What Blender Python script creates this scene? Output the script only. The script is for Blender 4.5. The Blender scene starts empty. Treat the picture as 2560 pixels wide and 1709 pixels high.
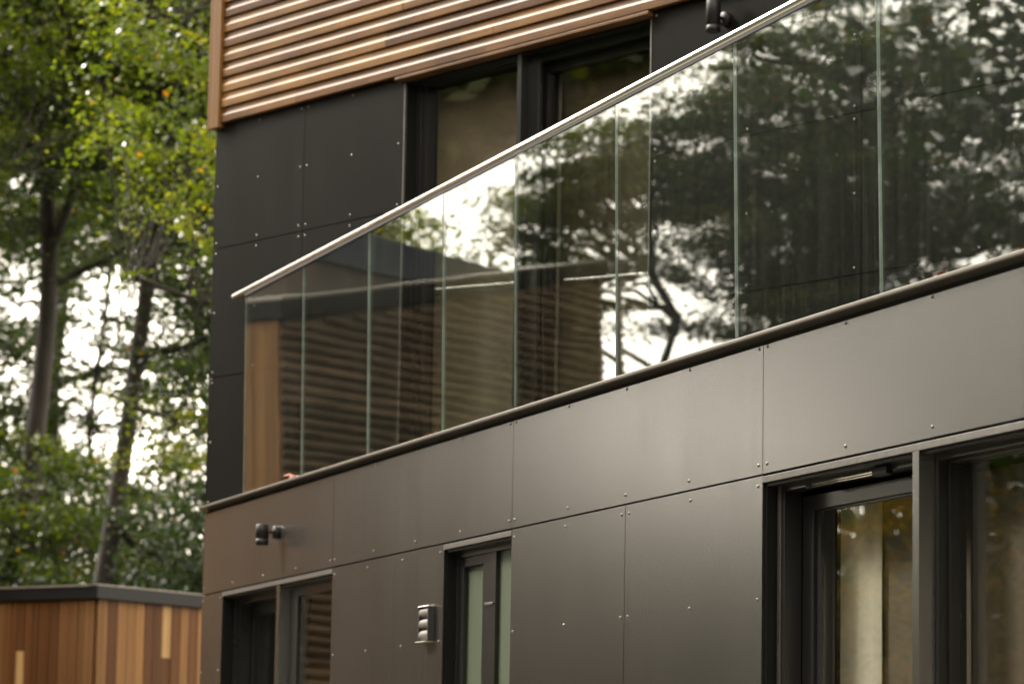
import bpy, bmesh, math, random
import numpy as np
from mathutils import Vector, Matrix
R_ = math.radians
scene = bpy.context.scene
COL = scene.collection

# ------------------------------------------------------------------ plan of the place
# O: shared vertical corner of both walls. A = parapet / ground floor wall, B = set back upper wall.
O = Vector((-1.6856, 18.1761, 0.0))
dA = Vector((0.34407, -0.93894, 0)); nA = Vector((-0.93894, -0.34407, 0))
dB = Vector((0.63211, -0.77488, 0)); nB = Vector((-0.77488, -0.63211, 0))
ANG_A = math.atan2(dA.y, dA.x); ANG_B = math.atan2(dB.y, dB.x)
# local frames: x along the wall, y into the building, z up

# ------------------------------------------------------------------ materials
def newmat(name):
    m = bpy.data.materials.new(name); m.use_nodes = True
    nt = m.node_tree; nt.nodes.clear()
    out = nt.nodes.new('ShaderNodeOutputMaterial')
    return m, nt, out
def N(nt, t, **kw):
    n = nt.nodes.new(t)
    for k, v in kw.items():
        if hasattr(n, k): setattr(n, k, v)
        else: n.inputs[k].default_value = v
    return n
def L(nt, a, b): nt.links.new(a, b)
def ramp(nt, stops, interp='LINEAR'):
    r = nt.nodes.new('ShaderNodeValToRGB'); r.color_ramp.interpolation = interp
    e = r.color_ramp.elements
    while len(e) > len(stops): e.remove(e[-1])
    while len(e) < len(stops): e.new(0.5)
    for i, (p, c) in enumerate(stops):
        e[i].position = p; e[i].color = (*c, 1)
    return r
def coords(nt, scale=(1, 1, 1), which='Object'):
    tc = N(nt, 'ShaderNodeTexCoord'); mp = N(nt, 'ShaderNodeMapping')
    mp.inputs['Scale'].default_value = scale
    L(nt, tc.outputs[which], mp.inputs['Vector']); return mp.outputs['Vector']

def mat_simple(name, col, rough=0.5, metal=0.0, var=0.15, scale=(8, 8, 8), bump=0.0, ior=1.5, rvar=0.0, coat=0.0):
    m, nt, out = newmat(name)
    b = N(nt, 'ShaderNodeBsdfPrincipled')
    v = coords(nt, scale)
    n = N(nt, 'ShaderNodeTexNoise'); n.inputs['Scale'].default_value = 1.0; n.inputs['Detail'].default_value = 6
    L(nt, v, n.inputs['Vector'])
    lo = tuple(c * (1 - var) for c in col); hi = tuple(min(1, c * (1 + var)) for c in col)
    r = ramp(nt, [(0.3, lo), (0.7, hi)]); L(nt, n.outputs['Fac'], r.inputs['Fac'])
    L(nt, r.outputs['Color'], b.inputs['Base Color'])
    b.inputs['Roughness'].default_value = rough; b.inputs['Metallic'].default_value = metal
    b.inputs['IOR'].default_value = ior
    b.inputs['Coat Weight'].default_value = coat
    if rvar:
        mr = N(nt, 'ShaderNodeMapRange'); mr.inputs['To Min'].default_value = max(0.02, rough - rvar); mr.inputs['To Max'].default_value = rough + rvar
        L(nt, n.outputs['Fac'], mr.inputs['Value']); L(nt, mr.outputs['Result'], b.inputs['Roughness'])
    if bump:
        bp = N(nt, 'ShaderNodeBump'); bp.inputs['Distance'].default_value = bump
        L(nt, n.outputs['Fac'], bp.inputs['Height']); L(nt, bp.outputs['Normal'], b.inputs['Normal'])
    L(nt, b.outputs['BSDF'], out.inputs['Surface'])
    return m

def mat_panel(name, col, rough, ior=1.5, spec_tint=None):
    """through-coloured facade board with a satin sheen, faint vertical wipe marks, dust specks"""
    m, nt, out = newmat(name)
    b = N(nt, 'ShaderNodeBsdfPrincipled')
    vs = coords(nt, (26, 26, 0.55))
    st = N(nt, 'ShaderNodeTexNoise'); st.inputs['Scale'].default_value = 1; st.inputs['Detail'].default_value = 5; st.inputs['Roughness'].default_value = .6
    L(nt, vs, st.inputs['Vector'])
    vf = coords(nt, (1.7, 1.7, 1.2))
    bl = N(nt, 'ShaderNodeTexNoise'); bl.inputs['Scale'].default_value = 1; bl.inputs['Detail'].default_value = 7; bl.inputs['Roughness'].default_value = .62
    L(nt, vf, bl.inputs['Vector'])
    mul = N(nt, 'ShaderNodeMath', operation='MULTIPLY'); L(nt, st.outputs['Fac'], mul.inputs[0]); L(nt, bl.outputs['Fac'], mul.inputs[1])
    r = ramp(nt, [(0.12, tuple(c * .93 for c in col)), (0.40, tuple(c * 1.07 for c in col))])
    L(nt, mul.outputs[0], r.inputs['Fac'])
    # dust specks and short scuffs
    vd = coords(nt, (38, 38, 38))
    vo = N(nt, 'ShaderNodeTexVoronoi'); L(nt, vd, vo.inputs['Vector'])
    lt = N(nt, 'ShaderNodeMath', operation='LESS_THAN'); lt.inputs[1].default_value = .045; L(nt, vo.outputs['Distance'], lt.inputs[0])
    sel = N(nt, 'ShaderNodeSeparateColor'); L(nt, vo.outputs['Color'], sel.inputs['Color'])
    gt = N(nt, 'ShaderNodeMath', operation='GREATER_THAN'); gt.inputs[1].default_value = .93; L(nt, sel.outputs['Red'], gt.inputs[0])
    sp = N(nt, 'ShaderNodeMath', operation='MULTIPLY'); L(nt, lt.outputs[0], sp.inputs[0]); L(nt, gt.outputs[0], sp.inputs[1])
    mx = N(nt, 'ShaderNodeMix', data_type='RGBA'); mx.inputs['B'].default_value = (.22, .2, .17, 1)
    sf = N(nt, 'ShaderNodeMath', operation='MULTIPLY'); sf.inputs[1].default_value = .45; L(nt, sp.outputs[0], sf.inputs[0])
    L(nt, sf.outputs[0], mx.inputs['Factor']); L(nt, r.outputs['Color'], mx.inputs['A'])
    L(nt, mx.outputs['Result'], b.inputs['Base Color'])
    mr = N(nt, 'ShaderNodeMapRange'); mr.inputs['From Min'].default_value = .1; mr.inputs['From Max'].default_value = .45
    mr.inputs['To Min'].default_value = rough - .018; mr.inputs['To Max'].default_value = rough + .026
    L(nt, mul.outputs[0], mr.inputs['Value']); L(nt, mr.outputs['Result'], b.inputs['Roughness'])
    b.inputs['IOR'].default_value = ior
    if spec_tint: b.inputs['Specular Tint'].default_value = (*spec_tint, 1)
    bp = N(nt, 'ShaderNodeBump'); bp.inputs['Distance'].default_value = .00005
    L(nt, b.outputs['BSDF'], out.inputs['Surface'])
    return m

def mat_wood(name, stops, grain=(0.7, 60, 60), rough=.42, coat=.0, attr='tint', bump=.0008, ior=1.3):
    m, nt, out = newmat(name)
    b = N(nt, 'ShaderNodeBsdfPrincipled')
    at = N(nt, 'ShaderNodeAttribute', attribute_name=attr)
    v = coords(nt, grain)
    add = N(nt, 'ShaderNodeVectorMath', operation='ADD'); L(nt, v, add.inputs[0])
    cb = N(nt, 'ShaderNodeCombineXYZ')
    mm = N(nt, 'ShaderNodeMath', operation='MULTIPLY'); mm.inputs[1].default_value = 71; L(nt, at.outputs['Fac'], mm.inputs[0])
    for k in range(3): L(nt, mm.outputs[0], cb.inputs[k])
    L(nt, cb.outputs[0], add.inputs[1])
    g = N(nt, 'ShaderNodeTexNoise'); g.inputs['Scale'].default_value = 1; g.inputs['Detail'].default_value = 8; g.inputs['Roughness'].default_value = .65; g.inputs['Distortion'].default_value = .6
    L(nt, add.outputs[0], g.inputs['Vector'])
    base = ramp(nt, stops); L(nt, at.outputs['Fac'], base.inputs['Fac'])
    gr = ramp(nt, [(0.28, (.52, .46, .42)), (0.5, (.95, .95, .95)), (0.75, (1.2, 1.16, 1.1))]); L(nt, g.outputs['Fac'], gr.inputs['Fac'])
    mx = N(nt, 'ShaderNodeMix', data_type='RGBA', blend_type='MULTIPLY'); mx.inputs['Factor'].default_value = 1
    L(nt, base.outputs['Color'], mx.inputs['A']); L(nt, gr.outputs['Color'], mx.inputs['B'])
    # broad weathering blotches along the boards
    v2 = coords(nt, (grain[0] * 2.5, grain[1] * .12, grain[2] * .12))
    g2 = N(nt, 'ShaderNodeTexNoise'); g2.inputs['Scale'].default_value = 1; g2.inputs['Detail'].default_value = 4; L(nt, v2, g2.inputs['Vector'])
    r2 = ramp(nt, [(0.35, (.66, .62, .60)), (0.62, (1.14, 1.14, 1.12))]); L(nt, g2.outputs['Fac'], r2.inputs['Fac'])
    mx2 = N(nt, 'ShaderNodeMix', data_type='RGBA', blend_type='MULTIPLY'); mx2.inputs['Factor'].default_value = 1
    L(nt, mx.outputs['Result'], mx2.inputs['A']); L(nt, r2.outputs['Color'], mx2.inputs['B'])
    L(nt, mx2.outputs['Result'], b.inputs['Base Color'])
    b.inputs['IOR'].default_value = ior; b.inputs['Roughness'].default_value = rough; b.inputs['Coat Weight'].default_value = coat; b.inputs['Coat Roughness'].default_value = .3
    bp = N(nt, 'ShaderNodeBump'); bp.inputs['Distance'].default_value = bump
    L(nt, g.outputs['Fac'], bp.inputs['Height']); L(nt, bp.outputs['Normal'], b.inputs['Normal'])
    L(nt, b.outputs['BSDF'], out.inputs['Surface'])
    return m

def mat_glass(name, tint=(.93, .96, .94), wave=.0005, wscale=(2.2, 2.2, 5.0), dirt=.03, rough=0.0, ior=1.5):
    """clear pane: both surfaces mirror by Fresnel, the rest passes straight through; slightly wavy, lightly soiled"""
    m, nt, out = newmat(name)
    geo = N(nt, 'ShaderNodeNewGeometry')
    fr = N(nt, 'ShaderNodeFresnel')
    mi = N(nt, 'ShaderNodeMix', data_type='FLOAT'); mi.inputs['A'].default_value = ior; mi.inputs['B'].default_value = 1 / ior
    L(nt, geo.outputs['Backfacing'], mi.inputs['Factor']); L(nt, mi.outputs['Result'], fr.inputs['IOR'])
    v = coords(nt, wscale)
    n = N(nt, 'ShaderNodeTexNoise'); n.inputs['Scale'].default_value = 1; n.inputs['Detail'].default_value = 1.0; n.inputs['Distortion'].default_value = .3
    L(nt, v, n.inputs['Vector'])
    bp = N(nt, 'ShaderNodeBump'); bp.inputs['Distance'].default_value = wave
    L(nt, n.outputs['Fac'], bp.inputs['Height'])
    gl = N(nt, 'ShaderNodeBsdfGlossy'); gl.inputs['Roughness'].default_value = rough
    L(nt, bp.outputs['Normal'], gl.inputs['Normal'])
    tr = N(nt, 'ShaderNodeBsdfTransparent'); tr.inputs['Color'].default_value = (*tint, 1)
    mx = N(nt, 'ShaderNodeMixShader'); L(nt, fr.outputs['Fac'], mx.inputs['Fac']); L(nt, tr.outputs[0], mx.inputs[1]); L(nt, gl.outputs[0], mx.inputs[2])
    # dried rain streaks and specks
    vs = coords(nt, (60, 60, 1.3))
    s = N(nt, 'ShaderNodeTexNoise'); s.inputs['Scale'].default_value = 1; s.inputs['Detail'].default_value = 4; L(nt, vs, s.inputs['Vector'])
    vp = coords(nt, (45, 45, 45)); vo = N(nt, 'ShaderNodeTexVoronoi'); L(nt, vp, vo.inputs['Vector'])
    lt = N(nt, 'ShaderNodeMath', operation='LESS_THAN'); lt.inputs[1].default_value = .05; L(nt, vo.outputs['Distance'], lt.inputs[0])
    sc = N(nt, 'ShaderNodeSeparateColor'); L(nt, vo.outputs['Color'], sc.inputs['Color'])
    gt = N(nt, 'ShaderNodeMath', operation='GREATER_THAN'); gt.inputs[1].default_value = .9; L(nt, sc.outputs['Red'], gt.inputs[0])
    sm = N(nt, 'ShaderNodeMath', operation='MULTIPLY'); L(nt, lt.outputs[0], sm.inputs[0]); L(nt, gt.outputs[0], sm.inputs[1])
    sm2 = N(nt, 'ShaderNodeMath', operation='MULTIPLY'); sm2.inputs[1].default_value = .35; L(nt, sm.outputs[0], sm2.inputs[0])
    mr = N(nt, 'ShaderNodeMapRange'); mr.inputs['From Min'].default_value = .5; mr.inputs['From Max'].default_value = .8; mr.inputs['To Max'].default_value = dirt
    L(nt, s.outputs['Fac'], mr.inputs['Value'])
    ad = N(nt, 'ShaderNodeMath', operation='ADD'); L(nt, mr.outputs['Result'], ad.inputs[0]); L(nt, sm2.outputs[0], ad.inputs[1])
    df = N(nt, 'ShaderNodeBsdfDiffuse'); df.inputs['Color'].default_value = (.5, .48, .42, 1)
    m2 = N(nt, 'ShaderNodeMixShader'); L(nt, ad.outputs[0], m2.inputs['Fac']); L(nt, mx.outputs[0], m2.inputs[1]); L(nt, df.outputs[0], m2.inputs[2])
    L(nt, m2.outputs[0], out.inputs['Surface'])
    return m

def mat_leaf(name, stops, trans=.45, rough=.46):
    m, nt, out = newmat(name)
    at = N(nt, 'ShaderNodeAttribute', attribute_name='tone')
    r = ramp(nt, stops); L(nt, at.outputs['Fac'], r.inputs['Fac'])
    b = N(nt, 'ShaderNodeBsdfPrincipled'); b.inputs['Roughness'].default_value = rough; b.inputs['IOR'].default_value = 1.45
    L(nt, r.outputs['Color'], b.inputs['Base Color'])
    t = N(nt, 'ShaderNodeBsdfTranslucent')
    hs = N(nt, 'ShaderNodeHueSaturation'); hs.inputs['Saturation'].default_value = 1.15; hs.inputs['Value'].default_value = 1.7
    L(nt, r.outputs['Color'], hs.inputs['Color']); L(nt, hs.outputs['Color'], t.inputs['Color'])
    mx = N(nt, 'ShaderNodeMixShader'); mx.inputs['Fac'].default_value = trans
    L(nt, b.outputs[0], mx.inputs[1]); L(nt, t.outputs[0], mx.inputs[2]); L(nt, mx.outputs[0], out.inputs['Surface'])
    return m

M = {}
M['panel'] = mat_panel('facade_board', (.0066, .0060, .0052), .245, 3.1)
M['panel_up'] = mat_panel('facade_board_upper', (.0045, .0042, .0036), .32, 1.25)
M['edge'] = mat_simple('board_edge', (.030, .026, .021), .42, 0, .45, (40, 40, 40), .0004, 2.0)
M['core'] = mat_simple('board_core', (.010, .0095, .009), .8, 0, .2, (9, 9, 9), 0, 1.2)
M['joint'] = mat_simple('membrane', (.008, .008, .008), .9)
M['frame'] = mat_simple('window_aluminium', (.006, .006, .006), .28, 0, .1, (4, 4, 4), 0, 1.6, .015)
M['reveal'] = mat_simple('reveal_board', (.004, .004, .004), .4, 0, .1, (8, 8, 8), 0, 1.3)
M['gasket'] = mat_simple('rubber_gasket', (.006, .006, .006), .6)
M['rivet'] = mat_simple('rivet_head', (.10, .09, .08), .3, .4, .1)
M['coping'] = mat_simple('coping_aluminium', (.10, .09, .078), .34, .35, .08, (4, 4, 4), 0, 1.5, .06)
M['steel'] = mat_simple('brushed_steel', (.86, .83, .78), .27, 1.0, .04, (3, 3, 3), 0, 1.5, .0)
M['lamp'] = mat_simple('lamp_black', (.006, .006, .007), .5, 0, .1, (60, 60, 60), .0002, 1.3)
M['lens'] = mat_simple('lamp_lens', (.05, .05, .05), .1)
M['vent_light'] = mat_simple('vent_plastic', (.075, .064, .055), .6, 0, .06, (50, 50, 50))
M['vent_dark'] = mat_simple('vent_case', (.010, .010, .011), .5)
M['vent_cap'] = mat_simple('vent_cap', (.36, .33, .30), .4)
WARM = [(0.0, (.038, .014, .004)), (.25, (.066, .028, .008)), (.5, (.108, .052, .014)), (.75, (.145, .075, .022)), (1.0, (.18, .105, .036))]
M['slat'] = mat_wood('cedar_slat', WARM, (1.2, 55, 55), .46, .0, ior=1.3)
M['trim'] = mat_wood('cedar_trim', WARM, (60, 60, 1.2), .45, .0)
SHED = [(0.0, (.060, .026, .011)), (.25, (.090, .038, .014)), (.5, (.135, .070, .030)), (.75, (.215, .112, .044)), (1.0, (.34, .22, .10))]
M['shed'] = mat_wood('shed_board', SHED, (60, 60, 1.0), .6, ior=1.18)
M['nslat'] = mat_wood('neighbour_slat', [(0, (.060, .041, .026)), (.5, (.092, .064, .041)), (1, (.125, .088, .056))], (1, 50, 50), .5)
M['nboard'] = mat_wood('neighbour_board', [(0, (.10, .050, .020)), (.5, (.17, .088, .034)), (1, (.24, .13, .052))], (50, 50, 1), .5)
M['black_trim'] = mat_simple('roof_trim_black', (.006, .006, .0065), .45, 0, .15, (5, 5, 5), 0, 1.22, .06)
M['blue_trim'] = mat_simple('roof_trim_slate', (.025, .032, .045), .4, 0, .15)
M['zinc'] = mat_simple('roof_edge_light', (.17, .155, .135), .4, .4, .1)
M['umber'] = mat_simple('umber_render', (.042, .029, .022), .8, 0, .2, (3, 3, 3))
M['roof'] = mat_simple('roof_membrane', (.09, .09, .09), .8)
M['balu'] = mat_glass('balustrade_glass', (.90, .945, .92), .0004, (1.15, 1.15, 3.2), .014, 0.0, 1.72)
M['pane'] = mat_glass('window_glass', (.92, .93, .91), .00025, (1.6, 1.6, 3.5), .012, 0.0, 1.75)
M['glass_edge'] = mat_simple('polished_glass_edge', (.15, .18, .17), .12, 0, .2, (3, 3, 14))
M['frost'] = mat_simple('frosted_glass', (.045, .056, .036), .38, 0, .06, (90, 90, 90), .0004)
M['plaster'] = mat_simple('interior_plaster', (.26, .20, .13), .85, 0, .04)
M['plaster_dark'] = mat_simple('interior_brown', (.16, .105, .055), .8, 0, .06)
M['floor_in'] = mat_simple('interior_floor', (.22, .15, .09), .5, 0, .1)
M['curtain'] = mat_simple('curtain_cloth', (.12, .10, .088), .9, 0, .06, (60, 60, 4))
M['wide_curtain'] = mat_simple('wide_curtain', (.105, .078, .052), .9, 0, .12, (1.5, 1.5, 1.5))
M['brown_blind'] = mat_simple('brown_blind', (.058, .040, .022), .9, 0, .12, (1.5, 1.5, 1.5))
M['blind'] = mat_simple('blind_cloth', (.32, .29, .235), .9, 0, .05, (60, 60, 4))
M['deck'] = mat_simple('balcony_paving', (.22, .21, .19), .8, 0, .2, (5, 5, 5))
M['grass'] = mat_simple('lawn', (.022, .032, .010), 1.0, 0, .4, (.8, .8, .8))
M['paving'] = mat_simple('paving', (.13, .12, .10), .85, 0, .2, (3, 3, 3))
M['bark'] = mat_simple('bark', (.016, .012, .009), .9, 0, .45, (9, 9, 2.5), .02)
M['bark_pale'] = mat_simple('bark_pale', (.13, .095, .065), .9, 0, .4, (9, 9, 2.5), .02)
M['leaf_green'] = mat_leaf('leaf_green', [(0, (.008, .015, .003)), (.45, (.025, .039, .006)), (.80, (.064, .080, .010)), (.93, (.13, .14, .02)), (.965, (.20, .13, .018)), (1, (.24, .09, .012))])
M['leaf_dark'] = mat_leaf('leaf_dark', [(0, (.006, .011, .004)), (.5, (.015, .026, .007)), (.9, (.036, .048, .010)), (1, (.11, .075, .014))], .4)
M['leaf_lime'] = mat_leaf('leaf_lime', [(0, (.018, .032, .006)), (.5, (.066, .086, .013)), (.86, (.145, .155, .024)), (.93, (.22, .20, .02)), (.97, (.30, .17, .015)), (1, (.30, .09, .012))], .5, .3)
M['leaf_autumn'] = mat_leaf('leaf_autumn', [(0, (.08, .075, .012)), (.4, (.16, .14, .02)), (.7, (.36, .25, .03)), (.9, (.52, .28, .02)), (1, (.45, .10, .015))], .45)
M['dry'] = mat_simple('dry_leaf', (.16, .045, .014), .6, 0, .4, (60, 60, 60))

# ------------------------------------------------------------------ object helpers
def link(o, parent=None):
    COL.objects.link(o)
    if parent is not None: o.parent = parent
    return o
def tag(o, label=None, cat=None, group=None, kind=None):
    if label: o['label'] = label
    if cat: o['category'] = cat
    if group: o['group'] = group
    if kind: o['kind'] = kind
    return o
def empty(name, loc=(0, 0, 0), rz=0.0, parent=None):
    o = bpy.data.objects.new(name, None); o.location = loc; o.rotation_euler = (0, 0, rz)
    o.empty_display_size = .2
    return link(o, parent)

class MB:
    """collects faces; builds ONE mesh object"""
    def __init__(s): s.v = []; s.f = []; s.m = []; s.t = []; s.sm = []
    def add(s, vs, fs, mi=0, t=0.0, smooth=False):
        b = len(s.v); s.v += [tuple(p) for p in vs]
        for f in fs: s.f.append(tuple(b + i for i in f)); s.m.append(mi); s.t.append(t); s.sm.append(smooth)
    def box(s, x0, x1, y0, y1, z0, z1, mi=0, t=0.0):
        vs = [(x0, y0, z0), (x1, y0, z0), (x1, y1, z0), (x0, y1, z0), (x0, y0, z1), (x1, y0, z1), (x1, y1, z1), (x0, y1, z1)]
        s.add(vs, [(0, 3, 2, 1), (4, 5, 6, 7), (0, 1, 5, 4), (1, 2, 6, 5), (2, 3, 7, 6), (3, 0, 4, 7)], mi, t)
    def extr_x(s, prof, x0, x1, mi=0, t=0.0, smooth=False):
        """profile = [(y,z)...] closed, swept along x"""
        n = len(prof)
        vs = [(x0, y, z) for y, z in prof] + [(x1, y, z) for y, z in prof]
        fs = [(i, (i + 1) % n, n + (i + 1) % n, n + i) for i in range(n)]
        s.add(vs, fs, mi, t, smooth); s.add(vs, [tuple(range(n))[::-1], tuple(range(n, 2 * n))], mi, t)
    def ring(s, x0, x1, z0, z1, w, y0, y1, mi=0, bottom=True, wt=None, wr=None):
        """rectangular frame in the wall plane; members butt at the corners"""
        wt = w if wt is None else wt; wr = w if wr is None else wr
        s.box(x0, x0 + w, y0, y1, z0, z1, mi); s.box(x1 - wr, x1, y0, y1, z0, z1, mi)
        s.box(x0 + w, x1 - wr, y0, y1, z1 - wt, z1, mi)
        if bottom: s.box(x0 + w, x1 - wr, y0, y1, z0, z0 + w, mi)
    def tube(s, pts, rad, seg=12, mi=0, cap=True):
        pts = [Vector(p) for p in pts]; rings = []; base = len(s.v)
        rad = rad if isinstance(rad, (list, tuple)) else [rad] * len(pts)
        up = None
        for i, p in enumerate(pts):
            d = (pts[min(i + 1, len(pts) - 1)] - pts[max(i - 1, 0)]).normalized()
            if up is None: up = d.orthogonal().normalized()
            up = (up - d * up.dot(d)).normalized(); q = d.cross(up)
            for k in range(seg):
                a = 2 * math.pi * k / seg
                s.v.append(tuple(p + (up * math.cos(a) + q * math.sin(a)) * rad[i]))
        for i in range(len(pts) - 1):
            for k in range(seg):
                a = base + i * seg + k; b = base + i * seg + (k + 1) % seg
                s.f.append((a, b, b + seg, a + seg)); s.m.append(mi); s.t.append(0.0); s.sm.append(True)
        if cap:
            s.f.append(tuple(base + k for k in range(seg))[::-1]); s.m.append(mi); s.t.append(0.0); s.sm.append(False)
            e = base + (len(pts) - 1) * seg
            s.f.append(tuple(e + k for k in range(seg))); s.m.append(mi); s.t.append(0.0); s.sm.append(False)
    def build(s, name, mats, parent=None, bevel=0.0, loc=None):
        me = bpy.data.meshes.new(name); me.from_pydata(s.v, [], s.f)
        mats = mats if isinstance(mats, (list, tuple)) else [mats]
        for m in mats: me.materials.append(m)
        me.polygons.foreach_set('material_index', s.m); me.polygons.foreach_set('use_smooth', s.sm)
        if any(s.t):
            a = me.attributes.new('tint', 'FLOAT', 'FACE'); a.data.foreach_set('value', s.t)
        bm = bmesh.new(); bm.from_mesh(me); bmesh.ops.recalc_face_normals(bm, faces=bm.faces); bm.to_mesh(me); bm.free()
        me.update()
        o = bpy.data.objects.new(name, me); link(o, parent)
        if loc is not None: o.location = loc
        if bevel:
            b = o.modifiers.new('bevel', 'BEVEL'); b.width = bevel; b.segments = 2; b.limit_method = 'ANGLE'; b.harden_normals = False
        return o

def lathe(mb, prof, seg=24, mi=0, axis='z', origin=(0, 0, 0)):
    """prof [(r, h)...] revolved; axis z, or y (h measured along -y = outwards)"""
    base = len(mb.v); ox, oy, oz = origin
    for r, h in prof:
        for k in range(seg):
            a = 2 * math.pi * k / seg; c, s_ = r * math.cos(a), r * math.sin(a)
            mb.v.append((ox + c, oy + s_, oz + h) if axis == 'z' else (ox + c, oy - h, oz + s_))
    for i in range(len(prof) - 1):
        for k in range(seg):
            a = base + i * seg + k; b = base + i * seg + (k + 1) % seg
            mb.f.append((a, b, b + seg, a + seg)); mb.m.append(mi); mb.t.append(0.0); mb.sm.append(True)
    for i, rv in ((0, True), (len(prof) - 1, False)):
        if prof[i][0] > 1e-5:
            f = tuple(base + i * seg + k for k in range(seg)); mb.f.append(f[::-1] if rv else f); mb.m.append(mi); mb.t.append(0.0); mb.sm.append(False)

# ================================================================== THE HOUSE
rnd = random.Random(5)
house = empty('house', O)
tag(house, 'two storey house clad in dark satin boards with slatted cedar above and a glazed balcony', 'house')

# rivet: one small domed head, copied
rb = MB(); lathe(rb, [(.0066, 0), (.0066, .0012), (.0053, .0030), (.0027, .0042), (0.0004, .0046)], 12, 0, 'y')
rivet_mesh = None
def rivets(panel, ang, pts):
    global rivet_mesh
    for x, z in pts:
        if rivet_mesh is None:
            o = rb.build('rivet', M['rivet']); o.parent = panel; rivet_mesh = o.data
        else:
            o = bpy.data.objects.new('rivet', rivet_mesh); link(o, panel)
        o.location = (x, 0, z)

def wallpart(name, mb, mats, ang, bevel=0.0):
    o = mb.build(name, mats, house, bevel); o.rotation_euler = (0, 0, ang); return o

def panel(x0, x1, z0, z1, ang, mat, name='cladding_panel', pts=()):
    mb = MB(); mb.box(x0, x1, 0.0, .009, z0, z1)
    mb.m = [1, 1, 0, 1, 1, 1]      # black core shows on the sawn edges
    o = wallpart(name, mb, [mat, M['core']], ang, .0)
    rivets(o, ang, pts)
    return o

# ---- wall A (parapet band + ground floor)
FZ0, FZ1 = 2.6685, 3.112
xs = [0, 2.432, 4.936, 7.418, 9.92, 12.4]
for i in range(5):
    a, b = xs[i] + (.0022 if i else 0), xs[i + 1] - .0022
    pts = []
    if i < 4:
        n = 4; e = .033
        for k in range(n + 1):
            x = a + e + (b - a - 2 * e) * k / n
            if x > 9.4: continue
            pts.append((x, 2.700))
            if x > 3 or x < .1: pts.append((x, 3.104))
    panel(a, b, FZ0, FZ1, ANG_A, M['panel'], 'parapet_panel', pts)
LZ1 = 2.6615
low = [(0, .427, [.03, .385]), (2.436, 4.084, [2.475, 2.99, 3.51, 4.035]), (4.938, 6.1735, [4.97, 5.55, 6.14]), (6.1785, 7.417, [6.212, 6.795, 7.38])]
for x0, x1, rx in low:
    pts = [(x, 2.628) for x in rx] + [(x, 2.24) for x in rx]
    panel(x0, x1, .12, LZ1, ANG_A, M['panel'], 'cladding_panel', pts)
# dark membrane / battens behind the open joints, and the structural wall with openings
WA = [(.427, 2.432), (4.084, 4.935), (7.42, 11.6)]      # window openings along A
mb = MB(); mb.box(.02, 12.38, .012, .03, 2.664, 3.13)
for a, b in ((.02, .42), (2.44, 4.078), (4.942, 7.412), (11.6, 12.38)): mb.box(a, b, .012, .03, .05, 2.664)
mb.box(.02, 12.38, .030, .25, 2.662, 3.08)
for a, b in ((.02, .42), (2.44, 4.078), (4.942, 7.412), (11.6, 12.38)): mb.box(a, b, .030, .25, .04, 2.662)
wallpart('lower_wall', mb, M['joint'], ANG_A)
# coping along the parapet
prof = [(-.034, 3.1425), (-.034, 3.152), (-.030, 3.1545), (.10, 3.1575), (.10, 3.143), (.022, 3.1415), (.022, 3.100), (.0185, 3.100), (.0185, 3.1390), (-.030, 3.1390)]
for a, b in ((-.02, 4.22), (4.222, 6.82), (6.822, 12.4)):
    mb = MB(); mb.extr_x(prof, a, b)
    wallpart('coping', mb, M['coping'], ANG_A, .0010)
mb = MB(); mb.box(.0, 12.38, .0135, .0175, 3.05, 3.133); wallpart('parapet_gap_strip', mb, M['joint'], ANG_A)

# ---- window builder (local wall frame)
def ringpart(name, x0, x1, z0, z1, w, y0, y1, mat, parent, bottom=True, bevel=.0015, wt=None, wr=None):
    mb = MB(); mb.ring(x0, x1, z0, z1, w, y0, y1, 0, bottom, wt, wr); return mb.build(name, mat, parent, bevel)
def boxpart(name, b, mat, parent, bevel=.001):
    mb = MB(); mb.box(*b); return mb.build(name, mat, parent, bevel)

def window_base(name, ang, x0, x1, z0, z1, depth=.055, head_strip=True, headmat=None):
    """reveal lining + outer frame mesh; returns the part"""
    mb = MB()
    mb.box(x0 + .001, x0 + .012, .0105, .30, z0, z1)          # left lining
    mb.box(x1 - .012, x1 - .001, .0105, .30, z0, z1)          # right lining
    mb.box(x0 + .012, x1 - .012, .0105, .30, z1 - .006, z1 + .004)   # soffit
    o = mb.build(name, M['reveal'], house); o.rotation_euler = (0, 0, ang)
    if head_strip:
        boxpart('head_flashing', (x0 - .001, x1 + .001, -.003, .016, z1 + .0065, z1 + .0285), headmat or M['edge'], o, .0008)
    return o

# window A1: door leaf + fixed light next to it
zh = 2.630
w1 = window_base('window', ANG_A, .427, 2.434, .15, zh); w1['label'] = 'paired window with dark door leaf and slat-mirroring light'
ringpart('outer_frame', .439, 1.475, .15, zh, .045, .085, .15, M['frame'], w1, wt=.034)
boxpart('jamb_bead', (.452, .474, .060, .085, .15, zh), M['frame'], w1)
boxpart('mullion', (1.475, 1.531, -.001, .17, .15, zh + .0055), M['panel'], w1)
ringpart('door_leaf', .455, 1.473, .2, 2.596, .070, .151, .185, M['frame'], w1, wt=.065)
boxpart('dark_pane', (.525, 1.403, .160, .168, .27, 2.531), M['pane'], w1, 0)
ringpart('sash', 1.533, 2.421, .155, zh, .128, .058, .12, M['frame'], w1, wt=.058, wr=.05)
boxpart('pane', (1.661, 2.371, .068, .076, .283, zh - .058), M['pane'], w1, 0)
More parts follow.
